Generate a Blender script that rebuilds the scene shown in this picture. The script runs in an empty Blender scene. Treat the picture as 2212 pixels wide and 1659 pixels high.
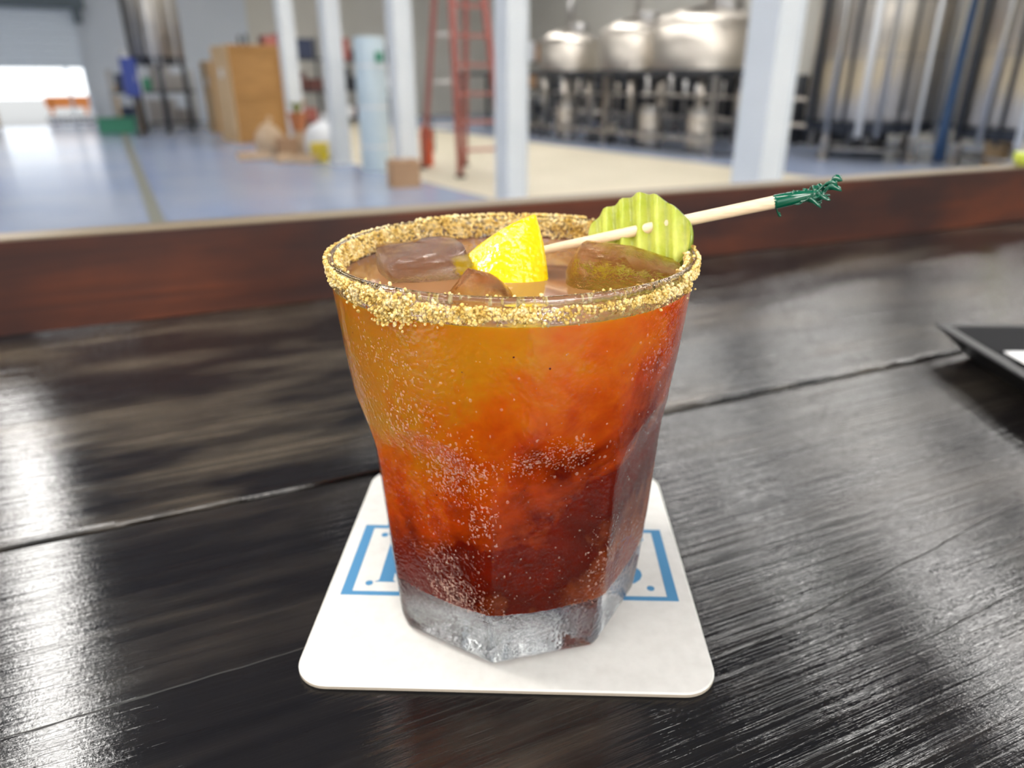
import bpy, bmesh, math, random
from mathutils import Vector, Matrix, noise
random.seed(7)
R = math.radians
sc = bpy.context.scene
col = sc.collection

# ------------------------------------------------------------------ camera
CAM = Vector((0.0, -0.167, 0.134))
cd = bpy.data.cameras.new('camera')
cam = bpy.data.objects.new('camera', cd)
col.objects.link(cam)
cam.location = CAM
cam.rotation_euler = (R(90 - 23.2), 0, 0)
cd.sensor_width = 36
cd.lens = 36 * 1552 / 2212
cd.clip_start = 0.01
cd.clip_end = 200
cd.dof.use_dof = True
cd.dof.focus_distance = 0.145
cd.dof.aperture_fstop = 13.0
sc.camera = cam

# ------------------------------------------------------------------ world
w = bpy.data.worlds.new('world')
sc.world = w
w.use_nodes = True
bg = w.node_tree.nodes['Background']
bg.inputs[0].default_value = (0.93, 0.97, 1.0, 1)
bg.inputs[1].default_value = 4.0
LAMP = 46.0            # strength of the ceiling fixtures

sc.view_settings.view_transform = 'Standard'
sc.view_settings.look = 'None'
sc.view_settings.gamma = 1
sc.view_settings.use_curve_mapping = False
sc.view_settings.exposure = -0.74
sc.cycles.use_denoising = True
sc.cycles.transparent_max_bounces = 24
sc.cycles.sample_clamp_indirect = 8
sc.cycles.max_bounces = 12
sc.cycles.diffuse_bounces = 3
sc.cycles.glossy_bounces = 4
sc.cycles.transmission_bounces = 8
sc.cycles.use_adaptive_sampling = True
sc.cycles.adaptive_threshold = 0.03
sc.cycles.caustics_refractive = True

# ------------------------------------------------------------------ materials
def mat(name, c=(.5, .5, .5), rough=.5, metal=0.0, spec=.5, **kw):
    m = bpy.data.materials.new(name)
    m.use_nodes = True
    b = m.node_tree.nodes['Principled BSDF']
    b.inputs['Base Color'].default_value = (*c, 1)
    b.inputs['Roughness'].default_value = rough
    b.inputs['Metallic'].default_value = metal
    b.inputs['Specular IOR Level'].default_value = spec
    for k, v in kw.items():
        b.inputs[k.replace('_', ' ')].default_value = v
    return m
def N(m, t, **kw):
    n = m.node_tree.nodes.new(t)
    for k, v in kw.items():
        if k.startswith('i_'):
            n.inputs[k[2:].replace('_', ' ')].default_value = v
        else:
            setattr(n, k, v)
    return n
def L(m, a, b):
    m.node_tree.links.new(a, b)
def P(m):
    return m.node_tree.nodes['Principled BSDF']
def coords(m, scale=(1, 1, 1), rot=(0, 0, 0), loc=(0, 0, 0), kind='Object'):
    tc = N(m, 'ShaderNodeTexCoord')
    mp = N(m, 'ShaderNodeMapping')
    mp.inputs['Scale'].default_value = scale
    mp.inputs['Rotation'].default_value = rot
    mp.inputs['Location'].default_value = loc
    L(m, tc.outputs[kind], mp.inputs['Vector'])
    return mp.outputs['Vector']
def noise_tex(m, vec, scale, detail=4, rough=.5, dist=0):
    n = N(m, 'ShaderNodeTexNoise', i_Scale=scale, i_Detail=detail, i_Roughness=rough, i_Distortion=dist)
    L(m, vec, n.inputs['Vector'])
    return n
def ramp(m, fac, stops):
    r = N(m, 'ShaderNodeValToRGB')
    e = r.color_ramp.elements
    while len(e) < len(stops):
        e.new(.5)
    for q, (p, c) in zip(e, stops):
        q.position = p
        q.color = (*c, 1) if len(c) == 3 else c
    L(m, fac, r.inputs['Fac'])
    return r
def math_node(m, op, a, b=None):
    n = N(m, 'ShaderNodeMath', operation=op)
    for i, v in enumerate((a, b)):
        if v is None:
            continue
        if isinstance(v, (int, float)):
            n.inputs[i].default_value = v
        else:
            L(m, v, n.inputs[i])
    return n.outputs[0]
def mix_rgb(m, fac, a, b, mode='MIX'):
    n = N(m, 'ShaderNodeMix', data_type='RGBA', blend_type=mode)
    if isinstance(fac, (int, float)):
        n.inputs[0].default_value = fac
    else:
        L(m, fac, n.inputs[0])
    for i, v in ((6, a), (7, b)):
        if isinstance(v, tuple):
            n.inputs[i].default_value = (*v, 1)
        else:
            L(m, v, n.inputs[i])
    return n.outputs[2]
def bump(m, h, strength, dist, target=None):
    b = N(m, 'ShaderNodeBump', i_Strength=strength, i_Distance=dist)
    L(m, h, b.inputs['Height'])
    L(m, b.outputs[0], (target or P(m).inputs['Normal']))
    return b
def noisy(name, c1, c2, scale, rough=.6, metal=0, bs=0, bd=.001, stretch=(1, 1, 1), **kw):
    m = mat(name, c1, rough, metal, **kw)
    v = coords(m, stretch)
    n = noise_tex(m, v, scale, 5)
    r = ramp(m, n.outputs['Fac'], [(.3, c1), (.7, c2)])
    L(m, r.outputs[0], P(m).inputs['Base Color'])
    if bs:
        bump(m, n.outputs['Fac'], bs, bd)
    return m

# --- table wood (dark stain, glossy varnish, ridged grain along local x)
def wood_plank(seed, worn_amt):
    m = mat('dark_stained_plank', (.02, .018, .016), .3, spec=.6)
    v = coords(m, (1, 1, 1), loc=(seed * 3.1, seed * 1.7, 0))
    st = coords(m, (6.0, 230, 230), loc=(seed * 2.3, seed, 0))
    g = noise_tex(m, st, 1.0, 6, .6, .15)
    st2 = coords(m, (5.0, 480, 480), loc=(seed, 0, 0))
    g2 = noise_tex(m, st2, 1.0, 3, .55, .3)
    st3 = coords(m, (70, 900, 900))
    g3 = noise_tex(m, st3, 1.0, 4, .6)
    patch = noise_tex(m, coords(m, (2.6, 8, 1), loc=(.35 + seed, .2, 0)), 3.0, 4, .6)
    pr = ramp(m, patch.outputs['Fac'], [(.47, (0, 0, 0)), (.63, (1, 1, 1))])
    base = ramp(m, g.outputs['Fac'], [(.3, (.004, .0035, .004)), (.55, (.008, .007, .007)), (.75, (.018, .015, .013))])
    worn = ramp(m, g.outputs['Fac'], [(.3, (.03, .024, .018)), (.7, (.12, .098, .072))])
    c = mix_rgb(m, math_node(m, 'MULTIPLY', pr.outputs[0], worn_amt), base.outputs[0], worn.outputs[0])
    L(m, c, P(m).inputs['Base Color'])
    fine = noise_tex(m, v, 900, 3, .6)
    h = math_node(m, 'ADD', math_node(m, 'MULTIPLY', g.outputs['Fac'], 1.1),
                  math_node(m, 'ADD', math_node(m, 'MULTIPLY', g2.outputs['Fac'], .8),
                            math_node(m, 'ADD', math_node(m, 'MULTIPLY', g3.outputs['Fac'], .25),
                                      math_node(m, 'MULTIPLY', fine.outputs['Fac'], .05))))
    bump(m, h, .7, .00060)
    rr = ramp(m, patch.outputs['Fac'], [(.35, (.05,) * 3), (.7, (.16,) * 3)])
    L(m, rr.outputs[0], P(m).inputs['Roughness'])
    return m
def wood_rail():
    m = mat('red_brown_rail', (.1, .03, .012), .42, spec=.35)
    g = noise_tex(m, coords(m, (4, 60, 60)), 1.0, 6, .6, .4)
    p = noise_tex(m, coords(m, (6, 9, 9), loc=(.8, .1, 0)), 1.0, 4, .55)
    a = ramp(m, g.outputs['Fac'], [(.3, (.026, .005, .002)), (.7, (.16, .036, .008))])
    pm = ramp(m, p.outputs['Fac'], [(.36, (.1,) * 3), (.66, (1, 1, 1))])
    c = mix_rgb(m, pm.outputs[0], (.014, .004, .0035), a.outputs[0])
    L(m, c, P(m).inputs['Base Color'])
    bump(m, g.outputs['Fac'], .4, .001)
    return m

def glass_mat(name):
    """clear refracting glass, its outside fogged and beaded with condensation"""
    m = bpy.data.materials.new(name)
    m.use_nodes = True
    m.node_tree.nodes.remove(P(m))
    gg = N(m, 'ShaderNodeBsdfGlass', i_IOR=1.48, i_Roughness=0.0)
    gg.inputs[0].default_value = (.98, .99, .99, 1)
    v = coords(m)
    vo = N(m, 'ShaderNodeTexVoronoi', i_Scale=1100.0, feature='SMOOTH_F1')
    L(m, v, vo.inputs['Vector'])
    n2 = noise_tex(m, v, 700, 3, .6)
    area = noise_tex(m, v, 55, 3, .6)
    ar = ramp(m, area.outputs['Fac'], [(.36, (.15,) * 3), (.58, (1, 1, 1))])
    h = math_node(m, 'MULTIPLY', math_node(m, 'ADD', n2.outputs['Fac'], vo.outputs['Distance']), ar.outputs[0])
    bump(m, h, .6, .00030, gg.inputs['Normal'])
    L(m, gg.outputs[0], m.node_tree.nodes['Material Output'].inputs['Surface'])
    return m
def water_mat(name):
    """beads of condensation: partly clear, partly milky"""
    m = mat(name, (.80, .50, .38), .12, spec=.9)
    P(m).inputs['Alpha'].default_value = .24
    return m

def liquid_mat():
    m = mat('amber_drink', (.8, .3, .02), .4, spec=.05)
    b = P(m)
    b.inputs['Subsurface Weight'].default_value = .55
    b.inputs['Subsurface Radius'].default_value = (1.0, .35, .08)
    b.inputs['Subsurface Scale'].default_value = .006
    v = coords(m)
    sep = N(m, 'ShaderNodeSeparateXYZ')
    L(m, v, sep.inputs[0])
    n1 = noise_tex(m, v, 42, 3, .55, .6)
    n2 = noise_tex(m, v, 130, 4, .6, .4)
    # settled pulp: thin and bright near the top, thick and dark red lower down; left-to-right light falloff painted in too
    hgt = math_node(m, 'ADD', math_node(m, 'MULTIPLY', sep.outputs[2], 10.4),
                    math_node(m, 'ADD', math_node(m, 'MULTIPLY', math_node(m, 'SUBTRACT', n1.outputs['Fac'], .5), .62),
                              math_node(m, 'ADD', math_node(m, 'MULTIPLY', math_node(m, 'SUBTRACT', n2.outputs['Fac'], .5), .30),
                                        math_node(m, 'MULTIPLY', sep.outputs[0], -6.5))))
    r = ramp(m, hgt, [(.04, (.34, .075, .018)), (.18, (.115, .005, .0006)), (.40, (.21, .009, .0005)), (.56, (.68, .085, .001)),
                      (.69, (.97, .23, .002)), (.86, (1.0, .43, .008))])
    sp = N(m, 'ShaderNodeTexVoronoi', i_Scale=420.0)
    L(m, v, sp.inputs['Vector'])
    pick_ = N(m, 'ShaderNodeSeparateColor')
    L(m, sp.outputs['Color'], pick_.inputs[0])
    speck = math_node(m, 'MULTIPLY', math_node(m, 'LESS_THAN', sp.outputs['Distance'], .085), math_node(m, 'LESS_THAN', pick_.outputs[0], .14))
    L(m, mix_rgb(m, speck, r.outputs[0], (.22, .03, .004)), b.inputs['Base Color'])   # floating pepper specks
    return m

def salt_mat():
    m = mat('spiced_salt', (.7, .5, .2), .32, spec=.5)
    b = P(m)
    v = coords(m)
    n = noise_tex(m, v, 320, 2, .5)
    n2 = noise_tex(m, v, 1500, 1, .5)
    f = math_node(m, 'ADD', math_node(m, 'MULTIPLY', n.outputs['Fac'], .6), math_node(m, 'MULTIPLY', n2.outputs['Fac'], .4))
    r = ramp(m, f, [(.30, (.25, .10, .015)), (.38, (.58, .36, .06)), (.5, (.82, .60, .20)), (.62, (.93, .80, .48)), (.70, (.72, .40, .07)), (.78, (.35, .12, .02))])
    L(m, r.outputs[0], b.inputs['Base Color'])
    return m

def lemon_mat():
    m = mat('lemon_peel', (.80, .56, .0), .2, spec=.6)
    b = P(m)
    v = coords(m)
    vo = N(m, 'ShaderNodeTexVoronoi', i_Scale=900.0, feature='SMOOTH_F1')
    L(m, v, vo.inputs['Vector'])
    n = noise_tex(m, v, 420, 3, .6)
    bump(m, math_node(m, 'ADD', vo.outputs['Distance'], n.outputs['Fac']), .5, .0005)
    return m

def pickle_mat(name, c1, c2):
    m = mat(name, c1, .18, spec=.6)
    b = P(m)
    v = coords(m)
    n = noise_tex(m, v, 160, 4, .6)
    r = ramp(m, n.outputs['Fac'], [(.3, c1), (.7, c2)])
    L(m, r.outputs[0], b.inputs['Base Color'])
    bump(m, noise_tex(m, v, 700, 3, .6).outputs['Fac'], .35, .0004)
    b.inputs['Subsurface Weight'].default_value = .5
    b.inputs['Subsurface Radius'].default_value = (.8, 1, .2)
    b.inputs['Subsurface Scale'].default_value = .003
    return m

def ice_mat(name, c):
    m = bpy.data.materials.new(name)
    m.use_nodes = True
    m.node_tree.nodes.remove(P(m))
    g = N(m, 'ShaderNodeBsdfGlass', i_IOR=1.31, i_Roughness=.0)
    g.inputs[0].default_value = (*c, 1)
    v = coords(m)
    bump(m, noise_tex(m, v, 260, 5, .6).outputs['Fac'], .6, .0018, g.inputs['Normal'])
    L(m, g.outputs[0], m.node_tree.nodes['Material Output'].inputs['Surface'])
    return m

def emit(name, c, s):
    m = bpy.data.materials.new(name)
    m.use_nodes = True
    nt = m.node_tree
    nt.nodes.remove(P(m))
    e = N(m, 'ShaderNodeEmission')
    e.inputs[0].default_value = (*c, 1)
    e.inputs[1].default_value = s
    L(m, e.outputs[0], nt.nodes['Material Output'].inputs['Surface'])
    return m

M = dict(
    glass=glass_mat('wet_clear_glass'), water=water_mat('water_drops'),
    liquid=liquid_mat(), top_sheen=mat('diluted_surface_sheen', (.30, .135, .06), .05, spec=.9), salt=salt_mat(), lemon=lemon_mat(),
    pith=pickle_mat('lemon_pith', (.85, .72, .32), (.93, .86, .6)),
    pickle=pickle_mat('pickle_flesh', (.36, .42, .035), (.56, .58, .13)),
    pickle_skin=pickle_mat('pickle_skin', (.16, .23, .015), (.26, .32, .03)),
    ice=ice_mat('clear_ice', (.97, .93, .90)), ice_amber=ice_mat('amber_ice', (1.0, .86, .62)),
    bamboo=noisy('bamboo', (.78, .58, .36), (.88, .70, .48), 60, .5, stretch=(1, 30, 30)),
    frill=mat('green_frill', (.0, .09, .045), .12, spec=.8),
    board=noisy('coaster_board', (.60, .595, .565), (.66, .655, .625), 300, .75, bs=.15, bd=.0004),
    board_edge=mat('coaster_edge', (.35, .30, .24), .9),
    blue_ink=mat('blue_ink', (.05, .21, .40), .7),
    rail=wood_rail(), lit_edge=noisy('rail_lit_edge', (.12, .09, .055), (.25, .19, .12), 30, .45, stretch=(.2, 3, 3)),
    black=mat('black_plastic', (.012, .012, .013), .38), black_felt=mat('black_tray_floor', (.02, .02, .02), .7),
    paper=mat('white_paper', (.86, .86, .86), .8),
    steel=mat('brushed_steel', (.64, .59, .52), .34, 1.0, Anisotropic=.85), steel_dull=mat('dull_steel', (.45, .44, .43), .35, 1.0),
    steel_dark=mat('dark_steel', (.06, .065, .075), .4, .6),
    white_paint=noisy('white_post_paint', (.70, .74, .76), (.77, .80, .81), 2, .45),
    wall=noisy('pale_wall', (.56, .54, .48), (.62, .60, .54), .7, .8),
    wall_blue=noisy('pale_blue_wall', (.55, .60, .66), (.62, .66, .71), .6, .7),
    ceiling=mat('ceiling_panel', (.22, .23, .25), .8),
    door=mat('roll_door', (.60, .67, .74), .5), dark_trim=mat('dark_trim', (.10, .13, .15), .5),
    floor=None, concrete=noisy('bare_concrete', (.50, .45, .33), (.60, .54, .41), .8, .55),
    joint=mat('floor_joint', (.20, .20, .165), .7),
    crate=noisy('crate_plywood', (.34, .17, .05), (.44, .23, .07), 3, .7, stretch=(1, 1, 6)),
    crate_light=noisy('crate_pine', (.62, .42, .22), (.72, .52, .30), 3, .7),
    cardboard=noisy('cardboard', (.42, .25, .14), (.48, .30, .17), 4, .8),
    red=mat('red_fibreglass', (.36, .11, .09), .5), orange_red=mat('extinguisher_red', (.6, .08, .02), .35),
    alu=mat('aluminium', (.6, .6, .6), .35, 1.0), pale_blue=mat('pale_blue_wrap', (.60, .72, .78), .3),
    yellow=mat('safety_yellow', (.75, .42, .06), .5), bright_yellow=mat('bright_yellow', (.8, .62, .02), .4),
    blue=mat('deep_blue', (.03, .06, .30), .4), hose_blue=mat('hose_blue', (.05, .11, .24), .5), navy=mat('navy', (.02, .03, .07), .5), green=mat('teal_green', (.06, .30, .18), .5),
    white=mat('white_plastic', (.78, .80, .82), .4), maroon=mat('maroon', (.10, .035, .03), .7), orange=mat('orange_plastic', (.8, .25, .05), .5),
    leaf=mat('leaf_green', (.28, .33, .03), .6), terracotta=mat('terracotta', (.45, .17, .07), .8),
    lime=mat('lime_rind', (.50, .58, .08), .3), lime_flesh=mat('lime_flesh', (.80, .85, .55), .15), tan=noisy('tan_wood', (.55, .40, .26), (.66, .50, .34), 6, .7),
    outside=mat('outside_ground', (.3, .29, .28), .9), rubber=mat('rubber', (.02, .02, .02), .7),
    lamp=emit('lamp_diffuser', (1, .975, .94), LAMP), pendant=emit('pendant_bulb', (1, .95, .87), 170), fill_glow=emit('fill_glow_emitter', (1, .93, .86), 34), rib=mat('grey_housing', (.5, .5, .5), .5),
)
def floor_mat():
    m = mat('blue_epoxy_floor', (.34, .41, .58), .22, spec=.5)
    v = coords(m)
    n = noise_tex(m, v, .45, 4, .6)
    r = ramp(m, n.outputs['Fac'], [(.3, (.27, .34, .52)), (.7, (.40, .44, .54))])
    L(m, r.outputs[0], P(m).inputs['Base Color'])
    n2 = noise_tex(m, v, 5, 3, .5)
    bump(m, n2.outputs['Fac'], .2, .01)
    return m
M['floor'] = floor_mat()

# ------------------------------------------------------------------ mesh helpers
def link(name, me, m, parent=None, loc=(0, 0, 0), rot=(0, 0, 0), smooth=False):
    o = bpy.data.objects.new(name, me)
    col.objects.link(o)
    if m is not None:
        me.materials.append(m)
    o.location = loc
    o.rotation_euler = rot
    if parent:
        o.parent = parent
    if smooth:
        me.polygons.foreach_set('use_smooth', [True] * len(me.polygons))
    return o
def pydata(name, vs, fs, m, parent=None, smooth=False, **kw):
    me = bpy.data.meshes.new(name)
    me.from_pydata([tuple(v) for v in vs], [], fs)
    me.validate()
    bm = bmesh.new()
    bm.from_mesh(me)
    bmesh.ops.recalc_face_normals(bm, faces=bm.faces)
    bm.to_mesh(me)
    bm.free()
    return link(name, me, m, parent, smooth=smooth, **kw)
def from_bm(name, bm, m, parent=None, smooth=False, **kw):
    me = bpy.data.meshes.new(name)
    bmesh.ops.recalc_face_normals(bm, faces=bm.faces)
    bm.to_mesh(me)
    bm.free()
    return link(name, me, m, parent, smooth=smooth, **kw)
def bm_box(bm, c, s, rotz=0, bevel=0, rot=None):
    r = bmesh.ops.create_cube(bm, size=1)
    vs = r['verts']
    mtx = Matrix.Translation(c) @ (rot.to_4x4() if rot else Matrix.Rotation(rotz, 4, 'Z')) @ Matrix.Diagonal((*s, 1))
    bmesh.ops.transform(bm, matrix=mtx, verts=vs)
    if bevel:
        es = list({e for v in vs for e in v.link_edges})
        bmesh.ops.bevel(bm, geom=es, offset=bevel, segments=2, affect='EDGES', profile=.5)
def box(name, c, s, m, parent=None, rotz=0, bevel=0, rot=None):
    bm = bmesh.new()
    bm_box(bm, c, s, rotz, bevel, rot)
    return from_bm(name, bm, m, parent)
def bm_tube(bm, pts, rads, n=12, cap=True):
    pts = [Vector(p) for p in pts]
    if isinstance(rads, (int, float)):
        rads = [rads] * len(pts)
    rings = []
    up = None
    for i, p in enumerate(pts):
        d = (pts[min(i + 1, len(pts) - 1)] - pts[max(i - 1, 0)]).normalized()
        a = d.orthogonal() if up is None else (up - d * up.dot(d))
        a.normalize()
        up = a
        b = d.cross(a)
        rings.append([bm.verts.new(p + (a * math.cos(2 * math.pi * k / n) + b * math.sin(2 * math.pi * k / n)) * rads[i]) for k in range(n)])
    for r1, r2 in zip(rings, rings[1:]):
        for k in range(n):
            bm.faces.new((r1[k], r1[(k + 1) % n], r2[(k + 1) % n], r2[k]))
    if cap:
        bm.faces.new(rings[0])
        bm.faces.new(rings[-1])
def tube(name, pts, rads, m, parent=None, n=12, smooth=True):
    bm = bmesh.new()
    bm_tube(bm, pts, rads, n)
    o = from_bm(name, bm, m, parent, smooth=smooth)
    return o
def bm_lathe(bm, prof, n=32, c=(0, 0, 0)):
    """closed body of revolution: profile (r, z) from bottom axis to top axis"""
    rings = []
    for r, z in prof:
        if r < 1e-6:
            rings.append([bm.verts.new((c[0], c[1], c[2] + z))])
        else:
            rings.append([bm.verts.new((c[0] + r * math.cos(2 * math.pi * k / n), c[1] + r * math.sin(2 * math.pi * k / n), c[2] + z)) for k in range(n)])
    for a, b in zip(rings, rings[1:]):
        for k in range(n):
            k2 = (k + 1) % n
            if len(a) == 1 and len(b) == 1:
                continue
            if len(a) == 1:
                bm.faces.new((a[0], b[k2], b[k]))
            elif len(b) == 1:
                bm.faces.new((a[k], a[k2], b[0]))
            else:
                bm.faces.new((a[k], a[k2], b[k2], b[k]))
def lathe(name, prof, m, parent=None, n=32, c=(0, 0, 0), smooth=True):
    bm = bmesh.new()
    bm_lathe(bm, prof, n, c)
    o = from_bm(name, bm, m, parent, smooth=smooth)
    if smooth:
        o.data.set_sharp_from_angle(angle=R(40))
    return o
def tag(o, label, cat, group=None, kind=None):
    o['label'] = label
    o['category'] = cat
    if group:
        o['group'] = group
    if kind:
        o['kind'] = kind
    return o
def thing(name, label, cat, loc=(0, 0, 0), rotz=0, group=None):
    o = bpy.data.objects.new(name, None)
    o.empty_display_size = .05
    col.objects.link(o)
    o.location = loc
    o.rotation_euler = (0, 0, rotz)
    return tag(o, label, cat, group)
def struct(o):
    o['kind'] = 'structure'
    return o
def copy_tree(o, parent=None):
    c = o.copy()
    col.objects.link(c)
    c.parent = parent
    for ch in list(o.children):
        copy_tree(ch, c)
    return c

# ------------------------------------------------------------------ the brewery hall
FZ = -1.06                                   # floor level, bar top is z = 0
YAW = R(33.04)
E1 = Vector((math.cos(YAW), math.sin(YAW), 0))
E2 = Vector((-math.sin(YAW), math.cos(YAW), 0))
def H(a, b, z=0):
    return E1 * a + E2 * b + Vector((0, 0, z))
def hall_box(name, a, b, z, m, parent=None):
    """box given by ranges along the hall axes"""
    c = H((a[0] + a[1]) / 2, (b[0] + b[1]) / 2, (z[0] + z[1]) / 2)
    return box(name, c, (a[1] - a[0], b[1] - b[0], z[1] - z[0]), m, parent, YAW)
A0, A1, B0, B1, CZ = -15.0, 15.0, -4.4, 22.95, 4.1
fl = struct(hall_box('floor', (A0, A1), (B0, B1), (FZ - .2, FZ), M['floor']))
hall_box('bare_concrete_strip', (3.95, 8.3), (B0 + .1, 21.5), (FZ, FZ + .006), M['concrete'], fl)
box('expansion_joint', (-5.0, 9.8, FZ + .001), (.12, 18, .006), M['joint'], fl, R(27.7))
struct(hall_box('ceiling', (A0, A1), (B0, B1), (CZ, CZ + .2), M['ceiling']))
struct(hall_box('wall_left', (A0 - .2, A0), (B0, B1), (FZ, CZ), M['wall_blue']))
struct(hall_box('wall_right', (A1, A1 + .2), (B0, B1), (FZ, CZ), M['wall']))
wf = bpy.data.objects.new('wall_front', None)
col.objects.link(wf)
wf['kind'] = 'structure'
WA0, WA1, WZ0, WZ1 = -5.0, 4.0, -.1, 3.1
hall_box('wall_panel', (A0, WA0), (B0 - .2, B0), (FZ, CZ), M['wall'], wf)
hall_box('wall_panel', (WA1, A1), (B0 - .2, B0), (FZ, CZ), M['wall'], wf)
hall_box('wall_panel', (WA0, WA1), (B0 - .2, B0), (FZ, WZ0), M['wall'], wf)
hall_box('wall_panel', (WA0, WA1), (B0 - .2, B0), (WZ1, CZ), M['wall'], wf)
wn = bpy.data.objects.new('fill_window_1', None)  # window added out of view behind the camera for frontal fill light
col.objects.link(wn)
wn['kind'] = 'structure'
for k in range(7):
    hall_box('mullion', (WA0 + k * 1.5 - .04, WA0 + k * 1.5 + .04), (B0 - .14, B0 - .05), (WZ0, WZ1), M['dark_trim'], wn)
for zz in (WZ0, 2.0, WZ1):
    hall_box('transom', (WA0, WA1), (B0 - .13, B0 - .06), (zz - .04, zz + .04), M['dark_trim'], wn)
def portal(name, c, rx, rz, sx, sy):
    ld = bpy.data.lights.new(name, 'AREA')
    ld.shape = 'RECTANGLE'
    ld.size, ld.size_y = sx, sy
    ld.cycles.is_portal = True
    o = bpy.data.objects.new(name, ld)
    col.objects.link(o)
    o.location = c
    o.rotation_euler = (rx, 0, rz)
portal('fill_window_daylight', H((WA0 + WA1) / 2, B0 - .25, (WZ0 + WZ1) / 2), R(90), YAW + math.pi, WA1 - WA0, WZ1 - WZ0)
portal('door_daylight', H(.46, 23.25, -.37), R(90), YAW, 2.6, 1.5)
# end wall with the loading door
DA0, DA1, DH = -.75, 1.67, .32
wb = bpy.data.objects.new('wall_back', None)
col.objects.link(wb)
wb['kind'] = 'structure'
hall_box('wall_panel', (A0, DA0), (B1, B1 + .2), (FZ, CZ), M['wall_blue'], wb)
hall_box('wall_panel', (DA1, 6.0), (B1, B1 + .2), (FZ, CZ), M['wall_blue'], wb)
hall_box('wall_panel', (6.0, A1), (B1, B1 + .2), (FZ, CZ), M['wall'], wb)
hall_box('lintel', (DA0, DA1), (B1, B1 + .2), (1.95, CZ), M['wall_blue'], wb)
dr = bpy.data.objects.new('door_1', None)
col.objects.link(dr)
dr['kind'] = 'structure'
k = 0
z = DH
while z < 1.7:
    hall_box('door_slat', (DA0 - .05, DA1 + .05), (B1 - .09 + (k % 2) * .012, B1 - .03), (z, z + .155), M['door'], dr)
    z += .16
    k += 1
hall_box('door_header', (DA0 - .5, DA1 + .3), (B1 - .32, B1), (1.68, 1.95), M['dark_trim'], dr)
hall_box('door_track', (DA1 + .02, DA1 + .12), (B1 - .12, B1), (FZ, 1.95), M['wall_blue'], dr)
hall_box('door_track', (DA0 - .12, DA0 - .02), (B1 - .12, B1), (FZ, 1.95), M['wall_blue'], dr)
hall_box('track_bracket', (DA1 + .02, DA1 + .2), (B1 - .3, B1 - .12), (1.36, 1.70), M['dark_trim'], dr)
hall_box('centre_post', (1.24, 1.30), (B1 - .02, B1 + .06), (FZ, DH + .05), M['wall_blue'], dr)
og = struct(hall_box('floor_outside', (-16, 18), (B1 + .2, B1 + 30), (FZ - .2, FZ - .01), M['outside']))

# ceiling fixtures
def fixture(e1, e2, n):
    t = thing('ceiling_light', 'long white LED fixture on the hall ceiling', 'light', H(e1, e2, CZ - .10), YAW, 'ceiling lights in rows')
    box('housing', (0, 0, .055), (.36, 2.46, .09), M['rib'], t)
    box('diffuser', (0, 0, 0), (.30, 2.4, .03), M['lamp'], t)
    return t
proto = None
for e1 in (-6.8, -.8, 5.1, 7.4, 11.2):
    for k in range(7):
        e2 = -3.0 + k * 3.4
        if proto is None:
            proto = fixture(e1, e2, 0)
        else:
            c = copy_tree(proto)
            c.location = H(e1, e2, CZ - .10)

def pendant(label, p):
    t = thing('pendant_lamp', label, 'lamp', p, 0, 'pendant lamps over the bar')
    lathe('shade', [(.05, .20), (.10, .16), (.17, .06), (.20, 0), (.203, 0), (.173, .062), (.103, .163), (.05, .205)], M['rubber'], t, 32)
    lathe('bulb', [(0, .02), (.09, .025), (.13, .05), (.11, .09), (.05, .13), (0, .14)], M['pendant'], t, 24)
    tube('cord', [(0, 0, .19), (0, 0, CZ - p[2])], .006, M['rubber'], t, 8)
pendant('black pendant lamp hanging over the left end of the bar', (-1.05, .30, 1.05))
def fill_lightbox(label, p, rz):  # added lightboxes out of view, frontal fill and glints for the glass
    t = thing('fill_lightbox', label, 'lamp', p, rz, 'added fill lightboxes before the bar')
    box('fill_panel', (0, 0, 0), (1.7, .12, .42), M['fill_glow'], t, bevel=.03)
    for sx in (-.87, .87):
        box('end_cap', (sx, 0, 0), (.04, .14, .44), M['rubber'], t)
        tube('cord', [(sx * .9, 0, .2), (sx * .9, 0, CZ - p[2])], .005, M['rubber'], t, 8)
fill_lightbox('added fill lightbox hung out of view before the left half of the bar', (-2.55, -1.45, 1.05), R(-60))
fill_lightbox('added fill lightbox hung out of view before the right half of the bar', (1.3, -2.2, 1.05), R(30))

# ------------------------------------------------------------------ posts
post = None
def ordinal(k):
    return ['beside the big fermenters', 'between the red ladder and the brew vessels', 'behind the small cardboard box',
            'beside the cluttered pile of bags', 'beside the tall wooden crates', 'beyond the tall wooden crates'][k]
for k, sp in enumerate((0, 2.9, 5.27, 7.5, 9.5)):
    p = Vector((1.575, 4.61, FZ)) + E2 * sp
    if post is None:
        post = thing('steel_post', '', 'post', p, YAW)
        box('flange', (-.105, 0, 1.0 + (CZ - FZ) / 2 - 1.0), (.02, .22, CZ - FZ), M['white_paint'], post)
        box('flange', (.105, 0, (CZ - FZ) / 2), (.02, .22, CZ - FZ), M['white_paint'], post)
        box('web', (0, -.085, (CZ - FZ) / 2), (.19, .03, CZ - FZ), M['white_paint'], post)
        box('base_plate', (0, 0, .01), (.3, .3, .02), M['white_paint'], post)
        o = post
    else:
        o = copy_tree(post)
        o.location = p
    tag(o, 'white painted steel column ' + ordinal(k), 'post', 'row of white columns')

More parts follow.
